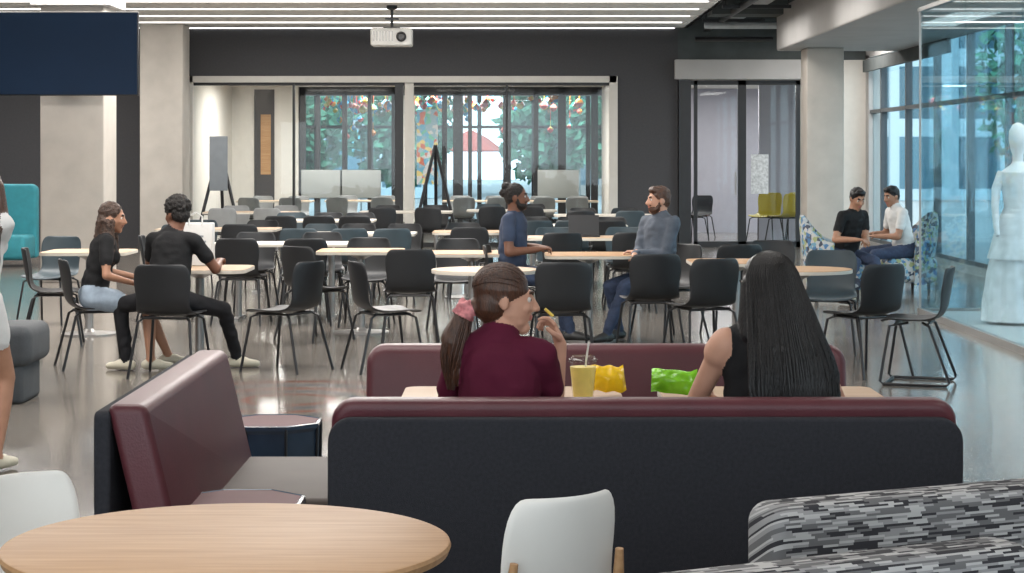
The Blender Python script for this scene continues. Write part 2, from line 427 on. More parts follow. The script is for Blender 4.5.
# right wall windows
g = Geo()
g.box(6.1, 6.3, -3, FW, 0, .12, 0); g.box(6.1, 6.3, -3, FW, 3.25, 4.7, 0)
g.box(6.1, 6.3, -3, 8, .12, 3.25, 0); g.box(6.1, 6.3, FW-.3, FW, .1, 3.3, 0)
g.obj('wall_right', mt['beam'], smooth=False)
g = Geo(); y = 8
while y < FW-.2:
    g.box(6.12, 6.22, y-.04, y+.04, .1, 3.27, 0); y += 2.1
g.box(6.12, 6.24, 8, FW, 2.3, 2.36, 0); g.box(6.12, 6.24, 8, FW, .1, .18, 0)
g.box(6.17, 6.18, 8, FW-.3, .1, 3.26, 1)
g.obj('window_right', [mt['frame'], mt['glasswin']], smooth=False)
box('window_blind', 5.98, 6.04, 27.5, FW-.4, 3.0, 3.2, mt['plenum'])
box('column_1', -5.9, -5.1, 25.0, 25.8, 0, 3.78, mt['concrete'], bev=.02)
box('column_2', -6.2, -5.48, 33.3, 34.0, 0, 3.78, mt['concrete'], bev=.02)
box('column_3', 4.42, 4.98, 30.0, 30.6, 0, 3.2, mt['concrete'], bev=.02)
box('trim_capital', -6.0, -5.0, 24.9, 25.9, 3.45, 3.78, mt['beam'], bev=.02)
box('ceiling_beam', 4.1, 6.1, 10, 31.0, 3.2, 3.85, mt['beam'], bev=.03)
box('ceiling_crossbeam', 3.02, 4.1, 30.2, 30.9, 3.72, 3.95, mt['plenum'])
g = Geo()
g.tube([(3.75, 16, 3.98), (3.75, 34.4, 3.98)], .16, 16, 0)
g.tube([(3.35, 16, 3.75), (3.35, 34.4, 3.75)], .05, 10, 1)
g.tube([(3.2, 16, 4.0), (3.2, 34.4, 4.0)], .06, 10, 0)
g.tube([(3.02, 33, 3.5), (4.3, 33, 3.5)], .04, 8, 1)
g.tube([(3.02, 31.4, 3.62), (4.3, 31.4, 3.62)], .05, 8, 0)
for y in (20, 23, 26, 29, 32):
    g.box(3.05, 4.05, y, y+.05, 3.72, 3.77, 1)
    for x in (3.1, 4.0): g.tube([(x, y, 3.75), (x, y, 4.4)], .012, 6, 1)
g.obj('ceiling_ductwork', [mt['duct'], mt['black']])

# exterior
box('ground_outside', -60, 80, -20, 140, -.3, -.12, mt['pave'])
box('building_outside', -30, -3, 78, 90, -.1, 26, mt['fac1']); box('building_outside', 1, 12, 84, 90, -.1, 20, mt['fac2']); box('building_outside', 14, 44, 74, 90, -.1, 15, mt['fac1'])
box('building_outside', 34, 50, 20, 66, -.1, 14, mt['fac2'])
def tree(x, y, h, r):
    e = empty('street_tree', (x, y, -.12))
    g = Geo(); g.tube([(0, 0, 0), (.1, 0, h*.3), (0, .1, h*.6)], [.16, .12, .06], 8)
    for a in range(5):
        t = a*1.26; g.tube([(.05, 0, h*.35), (math.cos(t)*r*.6, math.sin(t)*r*.6, h*.65)], [.06, .02], 6)
    g.obj('trunk', mt['bark'], e)
    g = Geo()
    for i in range(1500):
        d = V((random.gauss(0, 1), random.gauss(0, 1), random.gauss(0, 1))).normalized()*(random.random()**.4)
        c = V((d.x*r, d.y*r, h*.58+d.z*h*.38)); a = V((random.uniform(-1, 1), random.uniform(-1, 1), random.uniform(-1, 1))).normalized()
        b = a.orthogonal().normalized(); q = random.uniform(.10, .22)
        g.add([c+a*q, c+b*q*.6, c-a*q, c-b*q*.6], [(0, 1, 2, 3)])
    g.obj('leaves', mt['leaf'], e, smooth=False)
for (x, y, h, r) in ((-5.5, 51, 4.0, 1.5), (-2.9, 53, 4.4, 1.5), (.9, 53, 4.2, 1.3), (2.9, 51, 4, 1.2), (5, 56, 5, 2), (12, 40, 5, 1.8), (11, 33, 4.5, 1.6), (14, 52, 6, 2.2), (-9, 56, 5, 2)):
    tree(x, y, h, r)
for (x, y, c) in ((-4.3, 57, 'cyan'), (-1.2, 58, 'red'), (2.0, 59, 'cyan')):
    e = empty('patio_umbrella', (x, y, -.12)); g = Geo()
    g.lathe([(.02, 2.45), (.5, 2.2), (.95, 1.85), (.95, 1.80), (.5, 2.14), (.02, 2.38)][::-1], 8); g.obj('canopy', mt[c], e, ang=20)
    g = Geo(); g.lathe([(.25, 0), (.25, .05), (.025, .06), (.025, 2.4)], 12); g.obj('pole', mt['ped'], e)

# ------------------------------------------------------------------ furniture
def make_shell(name, m, backw=1.0):
    prof = [(.235, .425, .20), (.215, .445, .215), (.12, .445, .225), (.02, .437, .228), (-.08, .44, .222), (-.155, .462, .208),
            (-.195, .51, .195), (-.212, .58, .198), (-.225, .66, .212), (-.238, .74, .212), (-.248, .79, .195), (-.252, .815, .165)]
    nx = 10; vs = []; fs = []
    for i, (y, z, w) in enumerate(prof):
        k = i/(len(prof)-1)
        back = max(0, min(1, (k-.4)/.3)); ww = w*(1-(1-backw)*back)
        for j in range(nx+1):
            u = -1+2*j/nx
            vs.append((u*ww, y+back*.045*u*u, z+(1-back)*.018*u*u))
    for i in range(len(prof)-1):
        for j in range(nx):
            a = i*(nx+1)+j; fs.append((a, a+1, a+nx+2, a+nx+1))
    o = mesh_obj(name, vs, fs, m)
    s = o.modifiers.new('s', 'SOLIDIFY'); s.thickness = .012; s.offset = 0
    s2 = o.modifiers.new('ss', 'SUBSURF'); s2.levels = 1
    bake(o); shade(o, 60); me = o.data; D.objects.remove(o); return me

def make_frame(kind, m):
    g = Geo(); r = .0105
    if kind == 'four':
        for sx in (-1, 1):
            g.tube([(sx*.15, .13, .43), (sx*.19, .19, .40), (sx*.235, .25, 0)], r)
            g.tube([(sx*.15, -.10, .43), (sx*.19, -.15, .40), (sx*.235, -.25, 0)], r)
        g.tube([(-.17, .15, .425), (.17, .15, .425)], r); g.tube([(-.17, -.12, .425), (.17, -.12, .425)], r)
        g.tube([(-.15, -.12, .425), (-.15, .15, .425)], r); g.tube([(.15, -.12, .425), (.15, .15, .425)], r)
    elif kind == 'sled':
        for sx in (-1, 1):
            g.tube([(sx*.14, .05, .43), (sx*.2, .17, .41), (sx*.235, .23, .03), (sx*.235, .21, .011), (sx*.235, -.22, .011),
                    (sx*.235, -.24, .03), (sx*.2, -.10, .41), (sx*.14, -.05, .43)], r)
        g.tube([(-.235, .2, .011), (.235, .2, .011)], r); g.tube([(-.19, .13, .425), (.19, .13, .425)], r); g.tube([(-.19, -.09, .425), (.19, -.09, .425)], r)
    else:
        for sx in (-1, 1):
            for sy in (-1, 1):
                g.tube([(sx*.12, sy*.10, .43), (sx*.22, sy*.23, 0)], [.02, .012], 10)
        g.tube([(-.12, -.1, .42), (.12, .1, .42)], .015); g.tube([(.12, -.1, .42), (-.12, .1, .42)], .015)
        for sx in (-1, 1): g.tube([(sx*.15, -.08, .43), (sx*.160, -.19, .50), (sx*.160, -.212, .60), (sx*.155, -.222, .67)], [.016, .016, .014, .010], 10)
    o = g.obj('frame', m); me = o.data; D.objects.remove(o); return me

SH = {'c': make_shell('shell', mt['chair']), 'b': make_shell('shell', mt['chairblue']), 'g': make_shell('shell', mt['chairgrey']),
      'y': make_shell('shell', mt['chairyel']), 'w': make_shell('shell', mt['white'], .78)}
FR = {'four': make_frame('four', mt['leg']), 'sled': make_frame('sled', mt['leg']), 'woodleg': make_frame('woodleg', mt['wood'])}
def chair(x, y, rot, col='c', fr='four', name='dining_chair', sc=1):
    e = empty(name, (x, y, 0), rot); e.scale = (sc, sc, sc)
    link(D.objects.new('seat_shell', SH[col]), e); link(D.objects.new('legs', FR[fr]), e)
    return e

TM = {}
def table_mesh(kind, mtop):
    key = (kind, mtop)
    if key in TM: return TM[key]
    def top(w, d, r, z0, z1, mi_t, g):
        pts = []
        for cx, cy, a0 in ((w/2-r, d/2-r, 0), (-w/2+r, d/2-r, 90), (-w/2+r, -d/2+r, 180), (w/2-r, -d/2+r, 270)):
            for k in range(9):
                a = math.radians(a0+90*k/8); pts.append((cx+r*math.cos(a), cy+r*math.sin(a)))
        n = len(pts)
        vs = [(x, y, z0) for x, y in pts]+[(x, y, z1-.003) for x, y in pts]+[(x*.994, y*.994, z1) for x, y in pts]
        g.add(vs, [tuple(range(n-1, -1, -1))]+[(i, (i+1) % n, (i+1) % n+n, i+n) for i in range(n)], 1)
        k = len(g.v)-3*n
        g.f += [tuple(k+2*n+i for i in range(n))]+[(k+n+i, k+n+(i+1) % n, k+2*n+(i+1) % n, k+2*n+i) for i in range(n)]; g.m += [0]*(n+1)
    g = Geo()
    w, d, r = {'sq': (.76, .76, .12), 'rnd': (.8, .8, .399), 'rect': (1.4, .7, .06), 'booth': (.78, .6, .05)}[kind]
    top(w, d, r, .712, .74, 0, g)
    if kind == 'rect':
        for sx in (-.45, .45):
            g.lathe([(.03, .02), (.03, .71)], 14, (sx, 0, 0), 2); g.box(sx-.03, sx+.03, -.27, .27, 0, .025, 2); g.box(sx-.025, sx+.025, -.2, .2, .69, .712, 2)
    else:
        R = .2 if kind == 'booth' else .25
        g.lathe([(R, 0), (R, .012), (.06, .022), (.035, .05), (.033, .66), (.12, .70), (.12, .712)], 24, (0, 0, 0), 2)
    o = g.obj('tabletop', [mtop, mt['edge'], mt['ped']]); me = o.data; D.objects.remove(o); TM[key] = me
    return me
def table(x, y, kind='sq', top='wood', rot=0, name='cafe_table'):
    o = D.objects.new(name, table_mesh(kind, mt[top])); o.location = (x, y, 0); o.rotation_euler = (0, 0, math.radians(rot)); return link(o)

# mid-ground
table(-2.36, 15.12, 'sq', 'woodL', 0); table(-3.75, 17.75, 'sq', 'woodL')
for c in ((-4.35, 18.9, 165, 'b'), (-3.85, 16.75, -80), (-3.14, 14.98, -70), (-2.46, 14.40, -8), (-1.66, 14.75, 62), (-.95, 14.75, -68),
          (-.85, 16.7, 4), (-.52, 18.4, 175), (.36, 14.7, 4), (1.1, 15.9, 8), (1.45, 15.2, 22), (0.0, 17.25, -95), (1.36, 17.3, 125),
          (2.55, 14.45, 32), (2.55, 16.1, 165, 'b'), (2.35, 18.0, 175), (1.95, 17.6, 10)):
    chair(*c)
chair(2.83, 13.95, 72, 'c', 'sled')
table(-.2, 14.9, 'rnd', 'woodL'); table(.66, 17.2, 'sq', 'wood'); table(1.8, 16.05, 'sq', 'wood'); table(2.14, 14.95, 'rnd', 'wood')
table(-1.35, 17.9, 'sq', 'wood'); table(-.35, 17.5, 'sq', 'wood'); table(-2.2, 19.4, 'rect', 'woodW')
random.seed(3)
def cluster(x, y, kind, top, n=2, col='c'):
    table(x, y, kind, top)
    w = 1.4 if kind == 'rect' else .76
    for i in range(n):
        cx = x+(-w/2+w*(i+.5)/n)
        chair(cx+random.uniform(-.05, .05), y-.48+random.uniform(-.1, 0), random.uniform(-15, 15), random.choice('cccb') if col == 'c' else col)
        chair(cx+random.uniform(-.05, .05), y+.48+random.uniform(0, .1), 180+random.uniform(-15, 15), random.choice('cccb') if col == 'c' else col)
for c in ((-2.55, 18.85, -5), (-1.95, 18.8, 8), (-2.6, 19.95, 175), (-1.9, 20.0, 185), (-1.7, 17.2, -40), (-1.35, 18.6, 178), (-3.35, 19.3, -85)): chair(*c)
cluster(-1.75, 21.9, 'rect', 'woodW', 3); cluster(-3.4, 23.2, 'rect', 'woodL', 2); cluster(-2.5, 26.3, 'rect', 'woodW', 3)
cluster(-3.9, 30.0, 'rect', 'woodL', 2, 'g'); cluster(-1.6, 30.3, 'rect', 'woodW', 2)
cluster(.85, 20.8, 'rect', 'woodL', 2); cluster(.7, 24.4, 'rect', 'woodW', 3); cluster(-.5, 22.3, 'sq', 'wood', 1); cluster(1.3, 28.6, 'rect', 'woodW', 2)
cluster(0, 31, 'rect', 'woodW', 2)
for (x, y) in ((-4.4, 37.2), (-2.8, 37.6), (-.6, 37.4), (.9, 37.2)): cluster(x, y, 'rect', 'woodL', 2, 'g')
for (x, y, r) in ((4.55, 35.9, 150), (5.2, 36.1, 170), (4.85, 35.4, 30)): chair(x, y, r, 'y', 'four', 'yellow_chair', 1.12)
chair(3.35, 37.5, -60); chair(3.6, 38.3, 160)
def easel(x, y, bw=.5):
    e = empty('easel', (x, y, 0)); g = Geo()
    g.tube([(0, 0, 1.75), (-.42, -.15, 0)], .028); g.tube([(0, 0, 1.75), (.42, -.15, 0)], .028); g.tube([(0, .05, 1.72), (0, .5, 0)], .028)
    g.tube([(-.27, -.1, .62), (.27, -.1, .62)], .025); g.obj('stand', mt['black'], e)
    if bw: box('board', -bw/2, bw/2, -.16, -.13, 1.0, 1.9, mt['greyboard'], e, bev=.005)
easel(-4.85, 33.2, .3); easel(-1.25, 32.6, 0)
for (x, y) in ((-2.95, 38.9), (-3.7, 38.9), (.9, 38.9)):
    e = empty('mobile_whiteboard', (x, y, 0))
    box('panel', -.40, .40, 0, .04, .75, 1.30, mt['board'], e, bev=.01)
    g = Geo(); g.tube([(-.3, .02, 0), (-.3, .02, 1.25)], .015); g.tube([(.3, .02, 0), (.3, .02, 1.25)], .015)
    g.box(-.32, -.28, -.25, .27, 0, .03); g.box(.28, .32, -.25, .27, 0, .03); g.obj('legs', mt['black'], e)

e = empty('projector', (-1.76, 29.3, 3.31))
box('body', -.30, .30, -.22, .22, -.13, .13, mt['white'], e, bev=.03)
g = Geo(); g.lathe([(.07, 0), (.075, .03), (.05, .04), (.045, .02)], 20); o = g.obj('lens', mt['black'], e); o.rotation_euler = (math.radians(90), 0, 0); o.location = (.15, -.21, 0)
g = Geo()
for i in range(7): g.box(-.26+i*.045, -.24+i*.045, -.228, -.215, -.06, .08)
g.obj('vents', mt['ped'], e, smooth=False)
g = Geo(); g.lathe([(.02, .12), (.02, .40), (.08, .42), (.08, .47)], 14); g.box(-.12, .12, -.1, .1, .125, .15); g.box(-.10, .10, -.02, .02, .26, .29); g.obj('mount', mt['black'], e)
e = empty('wall_television', (-5.53, 24.6, 2.835))
box('screen', -.925, .925, -.045, -.03, -.50, .50, mt['tvs'], e); box('casing', -.94, .94, -.03, .03, -.515, .515, mt['black'], e, bev=.008)
box('bracket', -.2, .2, .03, .39, -.2, .2, mt['black'], e)

def bench(name, L, loc, rz, seatm, seat0=None, seat1=None, rr=.07, zt=.80):
    e = empty(name, loc, rz); a, b = -L/2, L/2
    rpanel('back_shell', a, b, .05, zt, 0, .05, rr, .012, mt['navy'], e)
    rpanel('back_pad', a+.005, b-.005, .33, .85, .16, .28, rr, .035, mt['maroon'], e, shear=-.125)
    s0 = a if seat0 is None else seat0; s1 = b if seat1 is None else seat1
    box('seat_cushion', s0+.01, s1-.01, .2, .68, .31, .45, seatm, e, bev=.03, seg=4)
    box('base', s0+.03, s1-.03, .06, .62, .06, .32, mt['navy'], e, bev=.01)
    g = Geo()
    for x in (s0+.12, s1-.12):
        for y in (.1, .55): g.lathe([(.02, 0), (.025, .07)], 12, (x, y, 0))
    g.obj('feet', mt['black'], e)
    return e
bench('booth_bench', 1.91, (.401, 6.0, 0), 0, mt['maroon'])
bench('booth_bench', 1.875, (.367, 7.93, 0), 180, mt['maroon'])
bench('booth_bench', 1.70, (-1.24, 6.77, 0), -90, mt['taupe'], -.83, .16, .03, .83)
table(.0, 7.05, 'booth', 'woodL', 0, 'booth_table'); table(.92, 7.05, 'booth', 'woodL', 0, 'booth_table')
def octo(x, y):
    e = empty('octagonal_side_table', (x, y, 0)); g = Geo()
    c = lambda r, z: [(r*math.cos(math.radians(22.5+45*k)), r*math.sin(math.radians(22.5+45*k)), z) for k in range(8)]
    vs = c(.20, .02)+c(.205, .47)+c(.215, .485)+c(.215, .50)+c(.205, .503)+c(.20, .500)
    fs = [tuple(range(7, -1, -1))]
    for i in range(5):
        for k in range(8): fs.append((i*8+k, i*8+(k+1) % 8, (i+1)*8+(k+1) % 8, (i+1)*8+k))
    g.add(vs, fs, 0); g.add(c(.20, .500), [tuple(range(8))], 1)
    g.obj('body', [mt['octside'], mt['maroontop']], e, ang=20)
    g = Geo()
    for k in range(8):
        a = math.radians(22.5+45*k); g.tube([(.205*math.cos(a), .205*math.sin(a), 0), (.21*math.cos(a), .21*math.sin(a), .49)], .006, 6)
    g.obj('edge_strips', mt['black'], e)
octo(-.985, 8.2); octo(-.86, 6.32)

e = empty('round_table', (-.625, 4.40, 0)); g = Geo()
g.lathe([(.47, .708), (.485, .715), (.491, .73), (.488, .738), (.484, .74)], 96, mi=0)
g.obj('top', mt['wood'], e, ang=30)
g = Geo(); g.lathe([(.26, 0), (.26, .012), (.07, .03), (.04, .06), (.038, .66), (.15, .70), (.15, .709)], 32); g.obj('pedestal', mt['ped'], e)
chair(.00, 4.80, 36, 'w', 'woodleg', 'white_shell_chair', .99)
chair(-1.07, 4.80, -134, 'w', 'woodleg', 'white_shell_chair', .98)

def dsofa(x, y, rz, L, flip):
    e = empty('patterned_sofa', (x, y, 0), rz)
    s = -1 if flip else 1
    y0, y1 = sorted((0, s*.14)); rpanel('back', 0, L, .12, .79, y0, y1, .05, .035, mt['dash'], e)
    y0, y1 = sorted((s*.10, s*.66)); box('seat', .02, L-.02, y0, y1, .22, .44, mt['dash'], e, bev=.05, seg=4)
    g = Geo()
    for xx in (.1, L-.1):
        for yy in (.1, .58): g.lathe([(.02, 0), (.025, .2)], 10, (xx, s*yy, .02))
    g.obj('feet', mt['black'], e)
dsofa(.595, 4.52, 25, 1.5, False); dsofa(.12, 3.78, 27, 1.02, True)

for x in (-8.3, -7.32):
    e = empty('teal_banquette', (x, 28.6, 0))
    rpanel('back', -.45, .45, .1, 1.17, .3, .5, .1, .05, mt['teal'], e); box('seat', -.43, .43, -.35, .35, .1, .45, mt['teal'], e, bev=.06)
    rpanel('side', -.45, -.33, .1, .8, -.35, .35, .05, .04, mt['teal'], e)
e = empty('ottoman', (-3.38, 13.0, 0))
box('cushion', -.32, .32, -.3, .3, .24, .50, mt['grey'], e, bev=.07, seg=5); box('base', -.26, .26, -.24, .24, .0, .26, mt['grey'], e, bev=.03)

def lounge(x, y, rz):
    e = empty('patterned_lounge_chair', (x, y, 0), rz); vs = []; fs = []
    n = 16; rows = [(.10, .30), (.30, .33), (.6, .37), (.85, .39), (.93, .38), (.93, .33), (.85, .31), (.6, .29), (.30, .27)]
    for i in range(n+1):
        a = math.radians(180+180*i/n); k = abs(math.cos(a))
        for (z, r) in rows:
            zz = .10+(z-.10)*(1-.35*k*k)
            vs.append((r*math.cos(a)*1.05, r*math.sin(a), zz))
    R = len(rows)
    for i in range(n):
        for j in range(R-1): fs.append((i*R+j, (i+1)*R+j, (i+1)*R+j+1, i*R+j+1))
    fs.append(tuple(range(R))); fs.append(tuple(n*R+j for j in range(R-1, -1, -1)))
    o = mesh_obj('back_shell', vs, fs, mt['lounge'], e); shade(o, 60)
    box('seat', -.31, .31, -.3, .32, .12, .42, mt['lounge'], e, bev=.07, seg=5)
    g = Geo()
    for sx in (-.25, .25):
        for sy in (-.2, .25): g.lathe([(.015, 0), (.02, .13)], 10, (sx, sy, 0))
    g.obj('feet', mt['black'], e)
lounge(3.55, 22.0, -100); lounge(4.55, 23.2, 100)

# glass display case
g = Geo()
g.box(4.06, 4.12, 14.0, 20.0, 0, .06, 0); g.box(4.06, 6.0, 19.97, 20.03, 0, .06, 0); g.box(4.06, 4.10, 14.0, 20.0, 3.02, 3.06, 0); g.box(4.06, 6.0, 19.97, 20.02, 3.02, 3.06, 0)
g.box(4.07, 4.09, 19.98, 20.0, .06, 3.02, 0)
g.box(4.12, 6.05, 14.0, 19.97, 0, .03, 2)
for (y0, y1) in ((14.0, 15.98), (16.02, 18.0), (18.04, 19.97)): g.box(4.085, 4.095, y0, y1, .06, 3.02, 1)
for (x0, x1) in ((4.10, 5.0), (5.03, 6.0)): g.box(x0, x1, 19.99, 20.0, .06, 3.02, 1)
g.obj('glass_display_case', [mt['ped'], mt['glasscase'], mt['casefl']], smooth=False)
def mannequin(x, y, sc=1):
    e = empty('dress_mannequin', (x, y, .03)); e.scale = (sc,)*3
    f = lambda th, z: 1+(.07*math.sin(9*th+z*3)+.04*math.sin(17*th+z*5))*max(0, min(1, (1.05-z)/.8))
    g = Geo(); g.lathe([(.31, .03), (.30, .2), (.27, .45), (.22, .75), (.17, .98), (.125, 1.08), (.14, 1.2), (.165, 1.32), (.16, 1.40), (.07, 1.47), (.05, 1.50)], 96, fn=f)
    g.lathe([(.25, .62), (.27, .60), (.21, .85), (.13, 1.07)], 72, fn=f)
    g.obj('dress', mt['dress'], e)
    g = Geo(); g.lathe([(.05, 1.48), (.05, 1.56), (.07, 1.62), (.085, 1.70), (.08, 1.78), (.05, 1.84), (.01, 1.86)], 24)
    for sx in (-1, 1):
        g.tube([(sx*.14, 0, 1.40), (sx*.2, .0, 1.25), (sx*.22, -.03, 1.1), (sx*.23, -.12, .9), (sx*.23, -.17, .82)], [.05, .045, .035, .028, .02], 12)
    g.obj('body_form', mt['dress'], e)
    g = Geo(); g.lathe([(.2, 0), (.2, .02), (.02, .03), (.02, .5)], 24); g.obj('stand', mt['ped'], e)
mannequin(4.68, 18.5)

# table items
e = empty('lemonade_cup', (.245, 6.90, .74)); g = Geo(); g.lathe([(.034, 0), (.036, .005), (.047, .135), (.049, .14)], 28); g.obj('cup', mt['cup'], e)
g = Geo(); g.lathe([(.032, .004), (.045, .120)], 28); g.obj('drink', mt['lemon'], e)
g = Geo(); g.lathe([(.051, .138), (.051, .146), (.042, .152), (.04, .158), (.005, .159)], 28); g.obj('lid', mt['cup'], e)
g = Geo(); g.tube([(0, 0, .02), (.012, 0, .15), (.02, 0, .205)], .0035, 8); g.obj('straw', mt['white'], e)
def bag(name, x, y, m, w, h, rz):
    e = empty(name, (x, y, .74), rz); vs = []; fs = []; n = 14; k = 10
    for s in (1, -1):
        for i in range(n+1):
            for j in range(k+1):
                u = i/n*2-1; v = j/k*2-1
                t = max(0, (1-abs(u)**3)*(1-abs(v)**2.5))
                nz = noise.noise(V((u*3, v*3, s*2+x)))*.012
                vs.append((u*w/2, s*(t*.035+(nz if 0 < i < n and 0 < j < k else 0)), .03+h*.5+v*h*.5*(1-.04*abs(u))+.012*noise.noise(V((u*2, 0, x)))-.03))
        b = 0 if s == 1 else (n+1)*(k+1)
        for i in range(n):
            for j in range(k):
                q = (b+i*(k+1)+j, b+(i+1)*(k+1)+j, b+(i+1)*(k+1)+j+1, b+i*(k+1)+j+1); fs.append(q if s == -1 else q[::-1])
    o = mesh_obj('bag_body', vs, fs, m, e, True); o.rotation_euler = (math.radians(-28), 0, 0); o.location = (0, 0, .018)
bag('yellow_snack_bag', .345, 7.03, mt['bagyel'], .12, .10, 12); bag('green_snack_bag', .565, 6.98, mt['baggrn'], .16, .09, -8)
e = empty('paper_tote_bag', (-2.42, 15.36, .74)); box('bag', -.13, .13, -.06, .06, 0, .33, mt['teewhite'], e, bev=.01)
g = Geo(); g.tube([(-.05, -.06, .31), (-.05, -.06, .38), (0, -.06, .41), (.05, -.06, .38), (.05, -.06, .31)], .006)
for i in range(4): g.box(-.08, .08-.02*(i % 2), -.063, -.06, .10+i*.04, .115+i*.04, 1)
g.obj('handle_and_print', [mt['teewhite'], mt['greyboard']], e)
e = empty('laptop', (.75, 20.8, .74)); box('base', -.16, .16, -.11, .11, 0, .018, mt['black'], e); o = box('screen', -.16, .16, 0, .01, 0, .21, mt['black'], e); o.location = (0, .11, .015); o.rotation_euler = (math.radians(-12), 0, 0)

# ------------------------------------------------------------------ people
def capmesh(p0, p1, r0, r1, side, w, n=18):
    ax = p1-p0; L = ax.length; ax = ax.normalized() if L > 1e-6 else V((0, 0, 1))
    a = (side-ax*side.dot(ax)); a = a.normalized() if a.length > 1e-4 else ax.orthogonal().normalized()
    b = ax.cross(a); vs = []; fs = []; rings = []
    for k in range(1, 5):
        t = math.pi/2*(1-k/4); rings.append((p0-ax*r0*math.sin(t), r0*math.cos(t)))
    for k in range(0, 4):
        t = math.pi/2*(k/4); rings.append((p1+ax*r1*math.sin(t), r1*math.cos(t)))
    for c, r in rings:
        for j in range(n):
            th = 2*math.pi*j/n; vs.append(c+a*math.cos(th)*r*w+b*math.sin(th)*r)
    for i in range(len(rings)-1):
        for j in range(n): fs.append((i*n+j, i*n+(j+1) % n, (i+1)*n+(j+1) % n, (i+1)*n+j))
    k = len(vs); vs += [p0-ax*r0, p1+ax*r1]
    for j in range(n):
        fs.append((k, (j+1) % n, j)); fs.append((k+1, (len(rings)-1)*n+j, (len(rings)-1)*n+(j+1) % n))
    return vs, fs

class Body:
    def __init__(s): s.p = []; s.mats = []
    def mi(s, m):
        if m not in s.mats: s.mats.append(m)
        return s.mats.index(m)
    def cap(s, p0, p1, r0, r1, m, side=V((1, 0, 0)), w=1.0, sm=1.0, ns=0.0):
        s.p.append(('c', V(p0), V(p1), r0, r1, V(side).normalized(), w, s.mi(m), sm, ns))
    def ell(s, c, ax, rad, m, sm=.4, ns=0.0):
        s.p.append(('e', V(c), ax, rad, s.mi(m), sm, ns))
    def build(s, name, parent, vox, it=7):
        vs = []; fs = []
        for q in s.p:
            if q[0] == 'c': v, f = capmesh(q[1], q[2], q[3], q[4], q[5], q[6])
            else:
                A = Matrix((q[2][0]*q[3][0], q[2][1]*q[3][1], q[2][2]*q[3][2])).transposed()
                v, f = capmesh(V((0, 0, -.0001)), V((0, 0, .0001)), 1, 1, V((1, 0, 0)), 1, 24)
                v = [q[1]+A @ x for x in v]
            k = len(vs); vs += v; fs += [tuple(i+k for i in x) for x in f]
        o = mesh_obj(name, vs, fs, None, parent)
        md = o.modifiers.new('r', 'REMESH'); md.mode = 'VOXEL'; md.voxel_size = vox
        bake(o); me = o.data; n = len(me.vertices)
        co = np.empty(n*3); me.vertices.foreach_get('co', co); co = co.reshape(-1, 3)
        def label(P):
            best = np.full(len(P), 1e9); lab = np.zeros(len(P), int)
            for i, q in enumerate(s.p):
                if q[0] == 'c':
                    p0 = np.array(q[1]); p1 = np.array(q[2]); ax = p1-p0; L2 = max(ax@ax, 1e-9)
                    t = np.clip((P-p0)@ax/L2, 0, 1); d = P-p0-t[:, None]*ax
                    axn = q[2]-q[1]; sd = q[5]
                    if axn.length > 1e-6: axn.normalize(); sd = (sd-axn*sd.dot(axn))
                    sd = np.array(sd.normalized()); qs = d@sd; d = d-np.outer(qs*(1-1/q[6]), sd)
                    dist = np.linalg.norm(d, axis=1)-(q[3]+(q[4]-q[3])*t)
                else:
                    A = np.array([list(a) for a in q[2]]); d = (P-np.array(q[1]))@A.T/np.array(q[3])
                    dist = (np.linalg.norm(d, axis=1)-1)*min(q[3])
                k = dist < best; best[k] = dist[k]; lab[k] = i
            return lab
        lab = label(co)
        sm = np.array([q[-2] for q in s.p])[lab]; nsa = np.array([q[-1] for q in s.p])[lab]
        ne = len(me.edges); ed = np.empty(ne*2, int); me.edges.foreach_get('vertices', ed); ed = ed.reshape(-1, 2)
        deg = np.bincount(ed.ravel(), minlength=n).clip(1)
        fl = np.empty(len(me.loops), int); me.loops.foreach_get('vertex_index', fl)
        npol = len(me.polygons); ls = np.empty(npol, int); me.polygons.foreach_get('loop_start', ls); lt = np.empty(npol, int); me.polygons.foreach_get('loop_total', lt)
        cen = np.add.reduceat(co[fl], ls, axis=0)/lt[:, None]
        plab = np.array([(q[7] if q[0] == 'c' else q[4]) for q in s.p])[label(cen)]
        for _ in range(it):
            acc = np.zeros_like(co)
            for c in range(3):
                acc[:, c] = np.bincount(ed[:, 0], co[ed[:, 1], c], n)+np.bincount(ed[:, 1], co[ed[:, 0], c], n)
            co = co+(acc/deg[:, None]-co)*(.6*sm)[:, None]
        me.vertices.foreach_set('co', co.ravel()); me.update()
        nor = np.empty(n*3); me.vertices.foreach_get('normal', nor); nor = nor.reshape(-1, 3)
        idx = np.nonzero(nsa)[0]
        for i in idx:
            a = nsa[i]; c = co[i]
            if a > 0: h = noise.noise(V((c[0]*14, c[1]*14, c[2]*22)))*a
            else: h = noise.noise(V((c[0]*55, c[1]*55, c[2]*55)))*-a
            co[i] += nor[i]*h
        me.vertices.foreach_set('co', co.ravel())
        for m in s.mats: me.materials.append(mt[m])
        me.polygons.foreach_set('material_index', plab)
        me.polygons.foreach_set('use_smooth', [True]*npol); me.update()
        return o

def ik(a, c, l1, l2, pole):
    d = c-a; L = min(d.length, (l1+l2)*.999); u = d.normalized(); c = a+u*L
    x = (l1*l1-l2*l2+L*L)/(2*L); h = math.sqrt(max(0, l1*l1-x*x))
    p = pole-u*pole.dot(u); p = p.normalized() if p.length > 1e-4 else u.orthogonal()
    return a+u*x+p*h, c

def fdir(yaw, pitch=0):
    y = math.radians(yaw); p = math.radians(pitch)
    return V((-math.sin(y)*math.cos(p), math.cos(y)*math.cos(p), -math.sin(p)))

